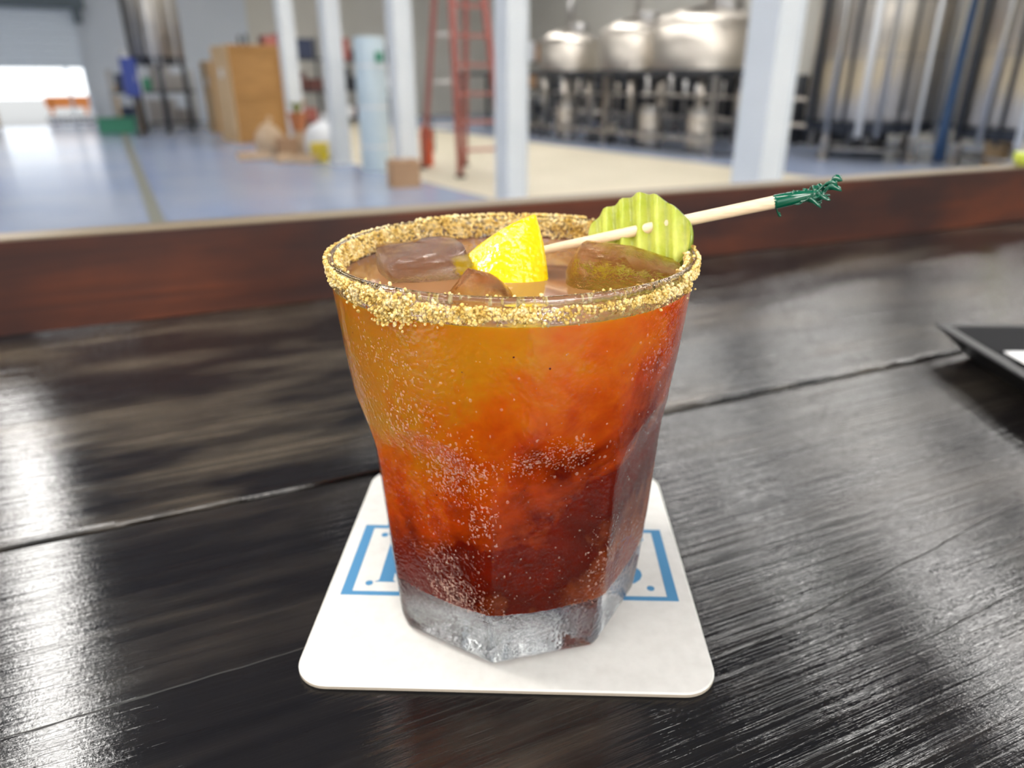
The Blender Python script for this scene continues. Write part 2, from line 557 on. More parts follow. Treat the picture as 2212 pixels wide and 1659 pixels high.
# ------------------------------------------------------------------ steel tanks
def big_tank(label, p, r, zb, name='fermenter_tank', legs=4, leg_mat='steel', ladder=True, rot=.4):
    t = thing(name, label, 'tank', (p[0], p[1], FZ), rot)
    h = -FZ
    lathe('shell', [(0, zb + h - .12), (r * .55, zb + h - .08), (r * .96, zb + h - .01), (r, zb + h + .06), (r, h + 3.0), (r * .8, h + 3.3), (0, h + 3.45)], M['steel'], t, 48)
    lathe('bottom_skirt', [(0, zb + h - .16), (r * .9, zb + h - .15), (r * 1.01, zb + h - .03), (r * 1.015, zb + h + .015), (r * .9, zb + h + .0), (0, zb + h - .05)], M['steel_dark'], t, 48)
    for k in range(legs):
        a = k * 2 * math.pi / legs
        x, y = r * .88 * math.cos(a), r * .88 * math.sin(a)
        lg = tube('leg', [(x, y, .03), (x, y, zb + h + .1)], .055, M[leg_mat], t)
        lathe('foot', [(0, 0), (.1, 0), (.1, .025), (.03, .05), (0, .05)], M['steel_dull'], lg, 16, (x, y, 0))
    for k in range(legs):
        a, b = k * 2 * math.pi / legs, (k + 1) * 2 * math.pi / legs
        tube('brace', [(r * .88 * math.cos(a), r * .88 * math.sin(a), .16), (r * .88 * math.cos(b), r * .88 * math.sin(b), .16)], .025, M['steel_dull'], t)
    for zz in (.4, 1.1, 1.9):
        lathe('weld_band', [(r, h + zz - .012), (r + .006, h + zz - .008), (r + .006, h + zz + .008), (r, h + zz + .012)], M['steel_dull'], t, 48)
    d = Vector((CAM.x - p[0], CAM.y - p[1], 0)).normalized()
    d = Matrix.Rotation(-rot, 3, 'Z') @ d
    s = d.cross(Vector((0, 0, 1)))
    for off, pr, pmn in ((-.86, .03, 'alu'), (-.62, .035, 'white'), (-.38, .02, 'steel_dark'), (-.12, .04, 'alu'), (.12, .05, 'white'), (.36, .025, 'steel_dark'), (.55, .04, 'alu'), (.82, .05, 'steel_dark')):  # some real risers, the rest added as the shell's bright and dark reflection streaks
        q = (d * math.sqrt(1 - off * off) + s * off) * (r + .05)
        tube('streak_pipe', [(q.x, q.y, h + zb + .05 - .25), (q.x, q.y, h + 3.0)], pr * r, M[pmn], t)
    q = d * r * .45
    tube('drain_valve', [(q.x, q.y, h + zb - .14), (q.x, q.y, h + zb - .32), (q.x + .22, q.y, h + zb - .36)], .035, M['steel_dull'], t)
    return t
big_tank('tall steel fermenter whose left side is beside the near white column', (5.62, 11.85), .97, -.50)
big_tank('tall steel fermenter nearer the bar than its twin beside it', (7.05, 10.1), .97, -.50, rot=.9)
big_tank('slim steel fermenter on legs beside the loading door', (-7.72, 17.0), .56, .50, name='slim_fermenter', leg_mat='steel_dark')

def brew_vessel(label, p, r, zb, zt):
    t = thing('brew_vessel', label, 'tank', (p[0], p[1], FZ), .3, 'brewhouse vessels')
    h = -FZ
    lathe('shell', [(0, zb + h - .1), (r * .9, zb + h - .04), (r, zb + h), (r, zt + h), (r * .985, zt + h + .02), (0, zt + h + .02)], M['steel'], t, 40)
    lathe('lid', [(r * .97, zt + h), (r * 1.02, zt + h), (r * 1.02, zt + h + .05), (r * .9, zt + h + .13), (r * .5, zt + h + .26), (r * .2, zt + h + .32), (0, zt + h + .33)], M['steel'], t, 40)
    lathe('hatch', [(0, zt + h + .2), (r * .3, zt + h + .2), (r * .3, zt + h + .36), (r * .24, zt + h + .4), (0, zt + h + .4)], M['steel_dull'], t, 24, (r * .2, -r * .35, 0))
    tube('vent_pipe', [(0, 0, zt + h + .3), (0, 0, zt + h + .9), (.3, .2, zt + h + 1.3)], .07, M['steel_dull'], t)
    lathe('skirt_ring', [(r * .96, zb + h - .06), (r * 1.04, zb + h - .06), (r * 1.04, zb + h + .03), (r * .96, zb + h + .03)], M['steel_dark'], t, 40)
    for k in range(6):
        a = k * math.pi / 3
        tube('leg', [(r * .85 * math.cos(a), r * .85 * math.sin(a), 0), (r * .85 * math.cos(a), r * .85 * math.sin(a), zb + h)], .045, M['steel'], t)
    for k in range(6):
        a, b = k * math.pi / 3, (k + 1) * math.pi / 3
        tube('brace', [(r * .85 * math.cos(a), r * .85 * math.sin(a), .3), (r * .85 * math.cos(b), r * .85 * math.sin(b), .3)], .022, M['steel_dull'], t)
    tube('outlet_pipe', [(0, 0, zb + h - .08), (0, 0, .5), (.5, -.3, .42), (1.0, -.75, .42)], .035, M['steel'], t)
    return t
brew_vessel('small domed brew vessel farthest along the row', (1.32, 18.0), .68, .22, .80)
brew_vessel('domed brew vessel in the middle of its row', (2.55, 16.2), .72, .22, .90)
brew_vessel('widest domed brew vessel in the row', (3.6, 14.6), .95, .22, 1.0)
# dark work deck round the vessels
dk = thing('work_deck', 'dark steel work deck joining the brew vessels', 'platform', H(9.45, 12.2, FZ), YAW)
box('deck_plate', (0, 0, 1.24), (.9, 8.4, .07), M['steel_dark'], dk)
for b in (-4.0, -1.4, 1.4, 4.0):
    box('leg', (-.38, b, .6), (.07, .07, 1.2), M['steel_dull'], dk)
    box('leg', (.38, b, .6), (.07, .07, 1.2), M['steel_dark'], dk)
box('kick_rail', (-.38, 0, .25), (.05, 8.2, .05), M['steel_dull'], dk)
pm_ = thing('pipe_manifold', 'bank of upright steel pipes before an added dark sheet behind the work deck', 'pipes', H(12.3, 12.0, FZ), YAW)
box('shade_panel', (0, 0, .62), (.06, 9.6, 1.2), M['steel_dark'], pm_)  # dark sheet added to stand in for the gloom under the deck
rp = random.Random(8)
for k in range(26):
    y = -4.6 + k * .37 + rp.random() * .12
    tube('upright_pipe', [(-.12, y, 0), (-.12, y, .9 + rp.random() * .35)], .02 + .035 * rp.random(), M[rp.choice(['steel', 'steel_dull', 'alu', 'steel_dark'])], pm_, 10)
for zz in (.35, .8):
    tube('header_pipe', [(-.2, -4.7, zz), (-.2, 4.7, zz)], .035, M['steel'], pm_, 10)
# pumps and kegs below the deck
def keg(label, p, s=1.0):
    t = thing('beer_keg', label, 'keg', (p[0], p[1], FZ), 0, 'kegs under the work deck')
    lathe('barrel', [(0, .04), (.17 * s, .04), (.2 * s, .1), (.205 * s, .2), (.2 * s, .21), (.205 * s, .22), (.205 * s, .42), (.2 * s, .43), (.205 * s, .44), (.2 * s, .56), (.17 * s, .62), (0, .62)], M['steel'], t, 24)
    lathe('top_ring', [(.19 * s, .58), (.2 * s, .58), (.2 * s, .7), (.17 * s, .7), (.17 * s, .68), (.19 * s, .68)], M['steel_dull'], t, 24)
    lathe('foot_ring', [(.19 * s, 0), (.2 * s, 0), (.2 * s, .1), (.18 * s, .1)], M['steel_dull'], t, 24)
for k, (b, lab) in enumerate([(8.9, 'steel keg at the near end of the work deck'), (10.1, 'steel keg second along the work deck'),
                              (12.6, 'steel keg halfway along the work deck'), (14.9, 'steel keg towards the far end of the work deck')]):
    keg(lab, H(9.55, b, 0))
def pump(label, p, m1, rz=0.0):
    t = thing('transfer_pump', label, 'pump', (p[0], p[1], FZ), rz, 'pumps by the work deck')
    box('cart', (0, 0, .12), (.5, .34, .05), M['steel_dark'], t)
    for sx in (-.2, .2):
        for sy in (-.13, .13):
            tube('wheel', [(sx, sy - .02, .05), (sx, sy + .02, .05)], .05, M['rubber'], t)
    tube('motor', [(-.2, 0, .27), (.1, 0, .27)], .11, m1, t, 16)
    lathe('pump_head', [(0, -.06), (.12, -.06), (.12, .06), (0, .06)], M['steel'], t, 20, (.2, 0, .27))
    tube('handle', [(-.24, -.12, .14), (-.24, -.12, .8), (-.24, .12, .8), (-.24, .12, .14)], .018, M['steel_dull'], t)
pump('blue motored transfer pump among the kegs', H(9.5, 11.4, 0), M['navy'], .4)
pump('dark motored transfer pump at the end of the kegs', H(9.5, 13.8, 0), M['steel_dark'], 1.0)
hz = [H(9.9, 7.6, FZ + .03), H(9.3, 8.2, FZ + .03), H(9.1, 9.3, FZ + .03), H(9.25, 10.6, FZ + .03), H(8.95, 11.9, FZ + .03), H(9.2, 13.2, FZ + .03)]
tag(tube('floor_hose', hz, .028, M['rubber']), 'black hose snaking along the floor before the kegs', 'hose')
# blue hose drop between the two fermenters
bh = Vector((6.34, 10.97, 0))
tag(tube('blue_hose', [(bh.x, bh.y, FZ + .02), (bh.x, bh.y + .02, -.5), (bh.x + .03, bh.y + .05, .3), (bh.x + .08, bh.y + .1, 1.2), (bh.x + .1, bh.y + .12, 3.2)], [.09, .085, .07, .05, .04], M['hose_blue']),
    'thick blue hose hanging between the two big fermenters', 'hose')
# cream bucket and box below the near fermenter
def bucket(name, label, p, r, h, m, lid=None, group=None):
    t = thing(name, label, 'bucket', (p[0], p[1], FZ), .3, group)
    lathe('body', [(0, 0), (r * .85, 0), (r, h * .92), (r * 1.06, h * .93), (r * 1.06, h), (r * .98, h), (r * .82, .02), (0, .02)], m, t, 24)
    tube('bail', [(-r * 1.03, 0, h * .9), (-r * .8, -r * .7, h * .75), (0, -r * 1.1, h * .66), (r * .8, -r * .7, h * .75), (r * 1.03, 0, h * .9)], .006, M['steel_dull'], t, 8)
    if lid:
        lathe('lid', [(0, h), (r * 1.08, h), (r * 1.08, h + .02), (0, h + .025)], lid, t, 24)
    return t
bucket('plastic_bucket', 'cream plastic bucket under the near fermenter', (6.75, 10.3), .17, .42, M['crate_light'])
# ------------------------------------------------------------------ things on the hall floor
def crate(label, p, s, rz):
    t = thing('wooden_crate', label, 'crate', (p[0], p[1], FZ), rz, 'tall crates standing on the blue floor')
    box('body', (0, 0, s[2] / 2 + .04), (s[0] - .04, s[1] - .04, s[2] - .08), M['crate'], t)
    for sx in (-1, 1):
        for sy in (-1, 1):
            box('corner_batten', (sx * (s[0] / 2 - .04), sy * (s[1] / 2 - .005), s[2] / 2), (.09, .03, s[2]), M['crate'], t)
    for zz in (.05, s[2] * .5, s[2] - .05):
        for sy in (-1, 1):
            box('cross_batten', (0, sy * (s[1] / 2 - .004), zz), (s[0] - .1, .025, .09), M['crate'], t)
    for k in range(4):
        yy = -s[1] / 2 + (k + .5) * s[1] / 4
        box('end_board', (-s[0] / 2 - .004, yy, s[2] / 2), (.03, s[1] / 4 - .012, s[2]), M['crate_light'], t)
    box('shipping_label', (-s[0] / 2 - .022, 0, s[2] * .72), (.006, .22, .16), M['paper'], t)
    return t
crate('tall brown wooden crate with a pale end, nearest the white columns', (-5.19, 15.23), (.98, 1.35, 1.73), YAW)
crate('narrow pale wooden crate standing behind the larger crate', (-6.64, 17.45), (.45, 1.0, 1.5), YAW)
t = thing('cardboard_box', 'small closed cardboard box on the floor at the foot of a white column', 'box', (-1.27, 8.55, FZ), .35)
box('carton', (0, 0, .15), (.34, .28, .30), M['cardboard'], t, bevel=.004)
box('packing_tape', (0, 0, .3015), (.05, .285, .002), M['tan'], t)
box('flap_seam', (0, 0, .3005), (.344, .006, .002), M['maroon'], t)
# pale wrapped roll
t = thing('wrapped_roll', 'tall pale blue plastic wrapped roll standing by the columns', 'roll', (-1.86, 10.15, FZ), 0)
lathe('wrap', [(0, 0), (.2, 0), (.205, .02), (.205, 1.0), (.2, 1.62), (.19, 1.66), (0, 1.66)], M['pale_blue'], t, 32)
for zz in (.3, .8, 1.3):
    lathe('strap_band', [(.204, zz), (.209, zz), (.209, zz + .03), (.204, zz + .03)], M['white'], t, 32)
box('tie_knot', (.15, -.16, 1.42), (.09, .06, .12), M['green'], t)
# stepladder
t = thing('step_ladder', 'tall red fibreglass stepladder standing open near the white columns', 'ladder', (-.66, 9.9, FZ), .55)
LH = 3.3
for s in (-1, 1):
    rl = tube('front_rail', [(s * .33, -.55, .02), (s * .16, -.05, LH)], .045, M['red'], t, 8)
    box('shoe', (s * .33, -.55, .02), (.1, .1, .04), M['rubber'], rl)
    rr = tube('rear_rail', [(s * .33, .55, .02), (s * .16, .05, LH)], .035, M['red'], t, 8)
    box('shoe', (s * .33, .55, .02), (.08, .08, .04), M['rubber'], rr)
for k in range(9):
    f = (k + 1) * .1
    box('tread', (0, -.55 + .5 * f, LH * f), (2 * (.33 - .17 * f), .09, .03), M['red'], t)
for k in range(5):
    f = (k + 1) * .17
    tube('rear_rung', [(-(.33 - .17 * f), .55 - .5 * f, LH * f), (.33 - .17 * f, .55 - .5 * f, LH * f)], .015, M['alu'], t, 8)
box('top_cap', (0, 0, LH), (.42, .24, .08), M['red'], t)
# extinguisher
t = thing('fire_extinguisher', 'orange-red fire extinguisher on the floor beside the stepladder', 'extinguisher', (-1.22, 10.6, FZ), 0)
lathe('cylinder', [(0, 0), (.085, 0), (.09, .03), (.09, .46), (.06, .54), (.03, .57), (0, .57)], M['orange_red'], t, 24)
tube('valve', [(0, 0, .56), (0, 0, .64)], .022, M['steel_dull'], t)
box('lever', (.03, 0, .65), (.13, .025, .025), M['rubber'], t)
tube('hose', [(.0, -.02, .62), (.1, -.04, .6), (.115, -.04, .4), (.105, -.03, .2)], .012, M['rubber'], t, 8)
# the pile by the fourth column
def sack(name, label, p, s, m, cat='sack', rz=0.0, sd=1, z=0.0):
    bm = bmesh.new()
    bmesh.ops.create_icosphere(bm, subdivisions=3, radius=1)
    for v in bm.verts:
        n = 1 + .18 * noise.noise(v.co * 2.2 + Vector((sd * 3.7, 0, 0)))
        v.co = Vector((v.co.x * s[0] * n, v.co.y * s[1] * n, max(v.co.z, -.62) * s[2] * n))
    mz = min(v.co.z for v in bm.verts)
    for v in bm.verts:
        v.co.z -= mz
    t = thing(name, label, cat, (p[0], p[1], FZ + z), rz)
    from_bm('filled_bag', bm, m, t, smooth=True)
    tube('tied_neck', [(0, 0, s[2] * 1.45), (.02, 0, s[2] * 1.75), (.05, .01, s[2] * 1.95)], [s[0] * .28, s[0] * .1, s[0] * .2], m, t, 10)
    return t
sack('refuse_sack', 'white full plastic sack leaning at the foot of a column', (-2.98, 11.85), (.30, .28, .33), M['white'], sd=2, z=.0)
sack('refuse_sack', 'tan paper sack in the pile beside the crates', (-3.95, 12.15), (.22, .2, .3), M['tan'], sd=5)
bucket('yellow_bucket', 'bright yellow bucket in front of the white sack', (-2.92, 11.25), .14, .26, M['bright_yellow'])
t = thing('potted_plant', 'yellow-green leafy plant in a terracotta pot on a stool', 'plant', (-3.45, 12.15, FZ), 0)
lathe('stand', [(0, 0), (.12, 0), (.1, .36), (.14, .38), (0, .38)], M['tan'], t, 16)
lathe('pot', [(0, .38), (.1, .38), (.14, .62), (.15, .62), (.15, .66), (.12, .66), (.1, .6), (0, .6)], M['terracotta'], t, 20)
for k in range(14):
    a = k * 2.4
    l = .15 + .1 * random.random()
    d = Vector((math.cos(a), math.sin(a), 0))
    s = d.cross(Vector((0, 0, 1)))
    b = Vector((0, 0, .62))
    ps = [b, b + d * l * .4 + Vector((0, 0, l * .8)), b + d * l * .8 + Vector((0, 0, l * .9))]
    vs = [ps[0] + s * .01, ps[0] - s * .01, ps[1] + s * .05, ps[1] - s * .05, ps[2], ps[1] + Vector((0, 0, .012))]
    pydata('leaf', vs, [(0, 1, 3, 5), (0, 5, 2), (2, 5, 4), (5, 3, 4)], M['leaf'], t)
for k, (x, y, l, rz, lab) in enumerate([(-4.0, 11.5, .5, .5, 'pale board offcut lying nearest the crates'), (-3.45, 11.2, .42, 1.2, 'pale board offcut lying askew before the pile'),
                                        (-3.1, 11.05, .4, -.5, 'short pale board offcut beside the yellow bucket')]):
    t = thing('board_offcut', lab, 'board', (x, y, FZ), rz, 'loose board offcuts on the floor')
    for j in range(2):
        box('plank', (0, j * .11 - .05, .03 + j * .045), (l, .12, .045), M['tan'], t)
t = thing('small_carton', 'small brown carton tucked in the pile behind the offcuts', 'box', (-3.56, 11.78, FZ), .6)
box('carton', (0, 0, .15), (.28, .26, .3), M['cardboard'], t)
box('tape', (0, 0, .301), (.05, .265, .002), M['tan'], t)
# shelving with dark goods at the end wall
def rack(label, a, b, m_goods, seed, rows=3, name='storage_rack', fm='steel_dark'):
    rnd = random.Random(seed)
    t = thing(name, label, 'rack', H(a, b, FZ), YAW)
    for sx in (-.9, .9):
        for sy in (-.3, .3):
            box('upright', (sx, sy, (rows * .72 - .1) / 2), (.06, .06, rows * .72 - .1), M[fm], t)
    for k in range(rows):
        zz = .12 + k * .72
        box('shelf', (0, 0, zz), (1.86, .66, .05), M['steel_dark'], t)
        x = -.8
        while x < .6:
            w_ = .2 + rnd.random() * .3
            h_ = .25 + rnd.random() * .3
            box('stored_box', (x + w_ / 2, -.05, zz + .03 + h_ / 2), (w_ - .03, .45, h_), M[rnd.choice(m_goods)], t)
            x += w_
    return t
rack('dark rack of maroon and black boxes behind the white columns', 5.6, 18.6, ['maroon', 'navy', 'steel_dark', 'red'], 3)
rack('rack of mixed cartons at the back beyond the stepladder', 8.4, 20.4, ['maroon', 'cardboard', 'steel_dark', 'paper', 'red'], 4)
rack('low rack of grey and white goods beside the slim fermenter', 2.9, 20.6, ['steel_dull', 'navy', 'white', 'steel_dull', 'green'], 9, 2, fm='steel_dull')
rack('steel rack of grey goods against the far right wall', 13.9, 19.5, ['steel_dull', 'cardboard', 'steel_dark', 'white'], 12)
# by the loading door
def bollard(label, p, h):
    t = thing('safety_bollard', label, 'bollard', (p[0], p[1], FZ), 0, 'yellow bollards by the loading door')
    lathe('pipe', [(0, 0), (.075, 0), (.075, h - .05), (.055, h - .01), (0, h)], M['yellow'], t, 20)
    lathe('collar', [(.074, h * .7), (.079, h * .7), (.079, h * .8), (.074, h * .8)], M['white'], t, 20)
bollard('yellow bollard in front of the slim fermenter', (-8.55, 17.4), .95)
bollard('yellow bollard against the pale wall by the door', (-10.3, 19.9), 1.0)
tag(tube('bent_duct', [(-8.6, 17.75, FZ), (-8.6, 17.75, .1), (-8.68, 17.78, .3), (-8.95, 17.9, .65)], .085, M['white'], None, 14), 'bent white duct pipe rising behind a yellow bollard', 'pipe')
t = thing('green_tote', 'green plastic tote on the floor beside a yellow bollard', 'tote', (-9.0, 17.2, FZ), .5)
box('tub', (0, 0, .15), (.75, .5, .30), M['green'], t, bevel=.03)
box('rim', (0, 0, .31), (.8, .55, .04), M['green'], t)
t = thing('control_cabinet', 'blue control cabinet on a stand before the slim fermenter', 'cabinet', (-8.0, 16.2, FZ), .5)
box('stand', (0, 0, .4), (.08, .08, .8), M['steel_dark'], t)
box('foot', (0, 0, .015), (.3, .3, .03), M['steel_dark'], t)
box('cabinet', (0, 0, 1.17), (.3, .2, .75), M['blue'], t, bevel=.01)
box('cabinet_door', (0, -.105, 1.17), (.26, .015, .68), M['blue'], t)
box('door_handle', (.1, -.118, 1.15), (.02, .015, .1), M['alu'], t)
bm = bmesh.new()
pa, pb = Vector((-11.75, 19.2, FZ + .16)), Vector((-10.75, 19.75, FZ + .16))
npt = 60
bm_tube(bm, [pa.lerp(pb, k / npt) for k in range(npt + 1)], [.15 if k % 6 < 3 else .115 for k in range(npt + 1)], 18)
tag(from_bm('corrugated_pipe', bm, M['white'], smooth=True), 'pale corrugated drain pipe lying across the bright doorway', 'pipe')
t = thing('traffic_barrier', 'orange plastic barrier standing outside the loading door', 'barrier', H(1.25, B1 + 1.6, FZ - .01), YAW)
box('panel', (0, 0, .55), (1.1, .12, .3), M['orange'], t, bevel=.02)
for s in (-1, 1):
    box('leg', (s * .42, 0, .3), (.1, .12, .6), M['orange'], t)
    box('foot', (s * .42, 0, .03), (.16, .5, .06), M['rubber'], t)
t = thing('shipping_pallet', 'tan wooden pallet leaning at the left of the loading door', 'pallet', H(-.85, B1 - .35, FZ), YAW)
for k in range(6):
    box('slat', (0, 0, .1 + k * .17), (.9, .03, .12), M['tan'], t)
for s in (-1, 0, 1):
    box('stringer', (s * .4, .06, .52), (.06, .09, 1.04), M['tan'], t)

# ------------------------------------------------------------------ bar counter
BA = R(23.6)
bar = thing('bar_counter', 'dark stained plank bar counter with a red-brown upright rail along its back', 'counter', (0, 0, 0), BA)
bar.location = (0, 0, 0)
def plank(y0, y1, x0, x1, seed, zt=0.0):
    """bar plank with softened, slightly chipped long edges"""
    rnd = random.Random(seed)
    nx = 260
    vs, fs = [], []
    prof = []
    bw = .0014
    for i in range(nx + 1):
        x = x0 + (x1 - x0) * i / nx
        j0 = .0011 * noise.noise(Vector((x * 38, seed * 9.1, 0))) + .0007 * noise.noise(Vector((x * 160, seed, 3)))
        j1 = .0009 * noise.noise(Vector((x * 38, seed * 5.3, 8))) + .0004 * noise.noise(Vector((x * 160, seed, 5)))
        a, b = y0 + abs(j0) * 1.6, y1 - abs(j1)
        row = [(x, a, zt - .04), (x, a, zt - bw), (x, a + bw * .35, zt - bw * .35), (x, a + bw * 1.2 + abs(j0) * 2, zt), (x, b - bw * 1.2, zt), (x, b - bw * .35, zt - bw * .35), (x, b, zt - bw), (x, b, zt - .04)]
        vs += row
    n = 8
    for i in range(nx):
        for k in range(n):
            fs.append((i * n + k, i * n + (k + 1) % n, (i + 1) * n + (k + 1) % n, (i + 1) * n + k))
    fs.append(tuple(range(n)))
    fs.append(tuple(nx * n + k for k in range(n)))
    return pydata('plank', vs, fs, wood_plank(seed, .8 if seed == 1 else .22), bar)
SEAM, RAILN = .0785, .309
plank(SEAM + .0010, RAILN + .03, -1.3, 1.6, 1)
plank(SEAM - .232, SEAM - .0010, -1.3, 1.6, 2)
plank(SEAM - .465, SEAM - .2335, -1.3, 1.6, 3)
def crack(u0, n0, u1, n1, w_, sd):
    """long split in the varnish along the grain"""
    vs, fs = [], []
    n = 40
    for i in range(n + 1):
        f = i / n
        x, y = u0 + (u1 - u0) * f, n0 + (n1 - n0) * f + .0008 * noise.noise(Vector((f * 9, sd, 0)))
        ww = w_ * math.sin(math.pi * f) ** .5 * (.5 + .8 * abs(noise.noise(Vector((f * 30, sd, 4)))))
        vs += [(x, y - ww, .00004), (x, y + ww, .00004), (x, y, -.0006)]
    for i in range(n):
        a = i * 3
        fs += [(a, a + 3, a + 4, a + 1), (a, a + 2, a + 5, a + 3), (a + 1, a + 4, a + 5, a + 2)]
    pydata('crack', vs, fs, M['rubber'], bar)
crack(-.150, -.0040, -.055, -.0018, .00042, 1)
crack(.030, -.0490, .185, -.0290, .00045, 2)
crack(.075, -.0640, .20, -.0560, .00035, 3)
bm = bmesh.new()
bm_box(bm, (.15, RAILN + .011, .0262), (2.9, .022, .0515))
from_bm('back_rail', bm, M['rail'], bar)
box('rail_lit_strip', (.15, RAILN + .0125, .0522), (2.9, .021, .0016), M['lit_edge'], bar)  # paler colour stands in for light on the rail's top edge
for x in (-1.1, .15, 1.4):
    for y in (-.33, .29):
        box('leg', (x, y, -.55), (.09, .06, 1.02), M['rail'], bar)
box('front_apron', (.15, -.34, -.09), (2.8, .025, .1), M['rail'], bar)
box('rear_apron', (.15, .325, -.09), (2.8, .02, .1), M['rail'], bar)

# ------------------------------------------------------------------ coaster
CO = thing('beer_coaster', 'square white cardboard coaster with blue framed print under the glass', 'coaster', (-.0004, .0105, .0002), R(-1.75))
CT = .0014
def rrect(w, h, r, n=10):
    out = []
    for cx, cy, a0 in ((w - r, h - r, 0), (-w + r, h - r, 90), (-w + r, -h + r, 180), (w - r, -h + r, 270)):
        for k in range(n + 1):
            a = R(a0 + 90 * k / n)
            out.append((cx + r * math.cos(a), cy + r * math.sin(a)))
    return out
hw = .0508
o1 = rrect(hw, hw, .0085)
o0 = rrect(hw - .0004, hw - .0004, .0081)
n = len(o1)
vs = [(x, y, 0) for x, y in o0] + [(x, y, .0003) for x, y in o1] + [(x, y, CT - .0003) for x, y in o1] + [(x, y, CT) for x, y in o0]
fs = [tuple(range(n))[::-1], tuple(range(3 * n, 4 * n))]
for l in range(3):
    for k in range(n):
        fs.append((l * n + k, l * n + (k + 1) % n, (l + 1) * n + (k + 1) % n, (l + 1) * n + k))
cb = pydata('board', vs, fs, M['board'], CO)
cb.data.materials.append(M['board_edge'])
for p_ in cb.data.polygons:
    if abs(p_.normal.z) < .3:
        p_.material_index = 1
def prism2d(name, pts, m, parent, z0, z1):
    n = len(pts)
    vs = [(x, y, z0) for x, y in pts] + [(x, y, z1) for x, y in pts]
    fs = [tuple(range(n))[::-1], tuple(range(n, 2 * n))] + [(k, (k + 1) % n, n + (k + 1) % n, n + k) for k in range(n)]
    return pydata(name, vs, fs, m, parent)
PZ0, PZ1 = CT - .00005, CT + .00006
# printed frame: outer rectangle, thicker at the sides
fx, fy0, fy1 = .0468, -.0185, .0152
def pbar(x0, x1, y0, y1):
    prism2d('frame_line', [(x0, y0), (x1, y0), (x1, y1), (x0, y1)], M['blue_ink'], CO, PZ0, PZ1)
pbar(-fx, fx, fy0, fy0 + .0017)
pbar(-fx, fx, fy1 - .0017, fy1)
pbar(-fx, -fx + .0030, fy0 + .0017, fy1 - .0017)
pbar(fx - .0030, fx, fy0 + .0017, fy1 - .0017)
for sx in (-1, 1):
    for yy in (fy0 + .0052, fy1 - .0052):
        prism2d('dot', [(sx * (fx - .0070) + .0011 * math.cos(k * math.pi / 8), yy + .0011 * math.sin(k * math.pi / 8)) for k in range(16)], M['blue_ink'], CO, PZ0, PZ1)
# serif capitals, the first and the last show beside the glass
def letter(name, polys):
    bm = bmesh.new()
    for pts in polys:
        n = len(pts)
        a = [bm.verts.new((x, y, PZ0)) for x, y in pts]
        b = [bm.verts.new((x, y, PZ1)) for x, y in pts]
        bm.faces.new(a[::-1])
        bm.faces.new(b)
        for k in range(n):
            bm.faces.new((a[k], a[(k + 1) % n], b[(k + 1) % n], b[k]))
    return from_bm(name, bm, M['blue_ink'], CO)
yb, yt = fy0 + .0058, fy1 - .0052
xs = -.0372
letter('printed_letter', [
    [(xs - .0012, yb), (xs + .0048, yb), (xs + .0040, yb + .0008), (xs + .0040, yt - .0008), (xs + .0040, yt), (xs - .0012, yt), (xs, yt - .0008), (xs, yb + .0008)],
    [(xs + .0040, yt - .0018), (xs + .0040, yt), (xs + .009, yt), (xs + .0125, yt - .0022), (xs + .0132, yt - .0056), (xs + .012, yt - .0086), (xs + .008, yt - .0108), (xs + .0040, yt - .0108), (xs + .0040, yt - .0092), (xs + .007, yt - .0092), (xs + .009, yt - .0075), (xs + .0094, yt - .0052), (xs + .0088, yt - .003), (xs + .007, yt - .0018)],
    [(xs + .0062, yt - .0104), (xs + .0098, yt - .0098), (xs + .0145, yb + .0006), (xs + .0158, yb), (xs + .0108, yb)]])
def arc(cx, cy, rx, ry, a0, a1, n=14):
    return [(cx + rx * math.cos(R(a0 + (a1 - a0) * k / n)), cy + ry * math.sin(R(a0 + (a1 - a0) * k / n))) for k in range(n + 1)]
xe = .0298
hh = (yt - yb) / 4
letter('printed_letter', [
    arc(xe, yb + hh, .0084, hh, 180, 450) + arc(xe, yb + hh, .0036, hh - .0018, 450, 180),
    arc(xe, yt - hh, .0068, hh, 0, 270) + arc(xe, yt - hh, .0032, hh - .0018, 270, 0)])

# ------------------------------------------------------------------ the glass
GZ = .0017
GH = .0955
PH0 = R(-90 - 8)
def interp(tab, z):
    if z <= tab[0][0]:
        return tab[0][1]
    for (a, ra), (b, rb) in zip(tab, tab[1:]):
        if z <= b:
            f = (z - a) / (b - a)
            f2 = f
            return ra + (rb - ra) * f2
    return tab[-1][1]
ROUND = [(0, .0330), (.003, .0343), (.012, .0352), (.03, .0368), (.048, .0376), (.055, .0381), (.0635, .0390), (.073, .0402), (.084, .0413), (.0955, .0424)]
def smooth_tab(tab, z, w=.004):
    return sum(interp(tab, z + d * w) for d in (-1, -.5, 0, .5, 1)) / 5
def outer_r(z, ph):
    rr = smooth_tab(ROUND, z)
    d = ((ph - PH0) % (math.pi / 4)) - math.pi / 8
    a = .0322 + .0028 * min(z, .05) / .05
    if z > .048:
        a += 16 * (z - .048) ** 2
    if z < .004:
        a -= .0018 * (1 - z / .004) ** 2
    ro = a / math.cos(d)
    k = .0004                                   # slightly rounded facet edges
    h = max(k - abs(rr - ro), 0) / k
    return min(rr, ro) - h * h * k * .25
def inner_r(z):
    r = interp([(0, .0300), (.015, .0308), (.03, .0322), (.048, .0337), (.055, .0348), (.0635, .0368), (.068, .0378), (.075, .0390), (.084, .0400), (.0955, .0409)], z)
    return r
FLOOR = .0150
NA = 256
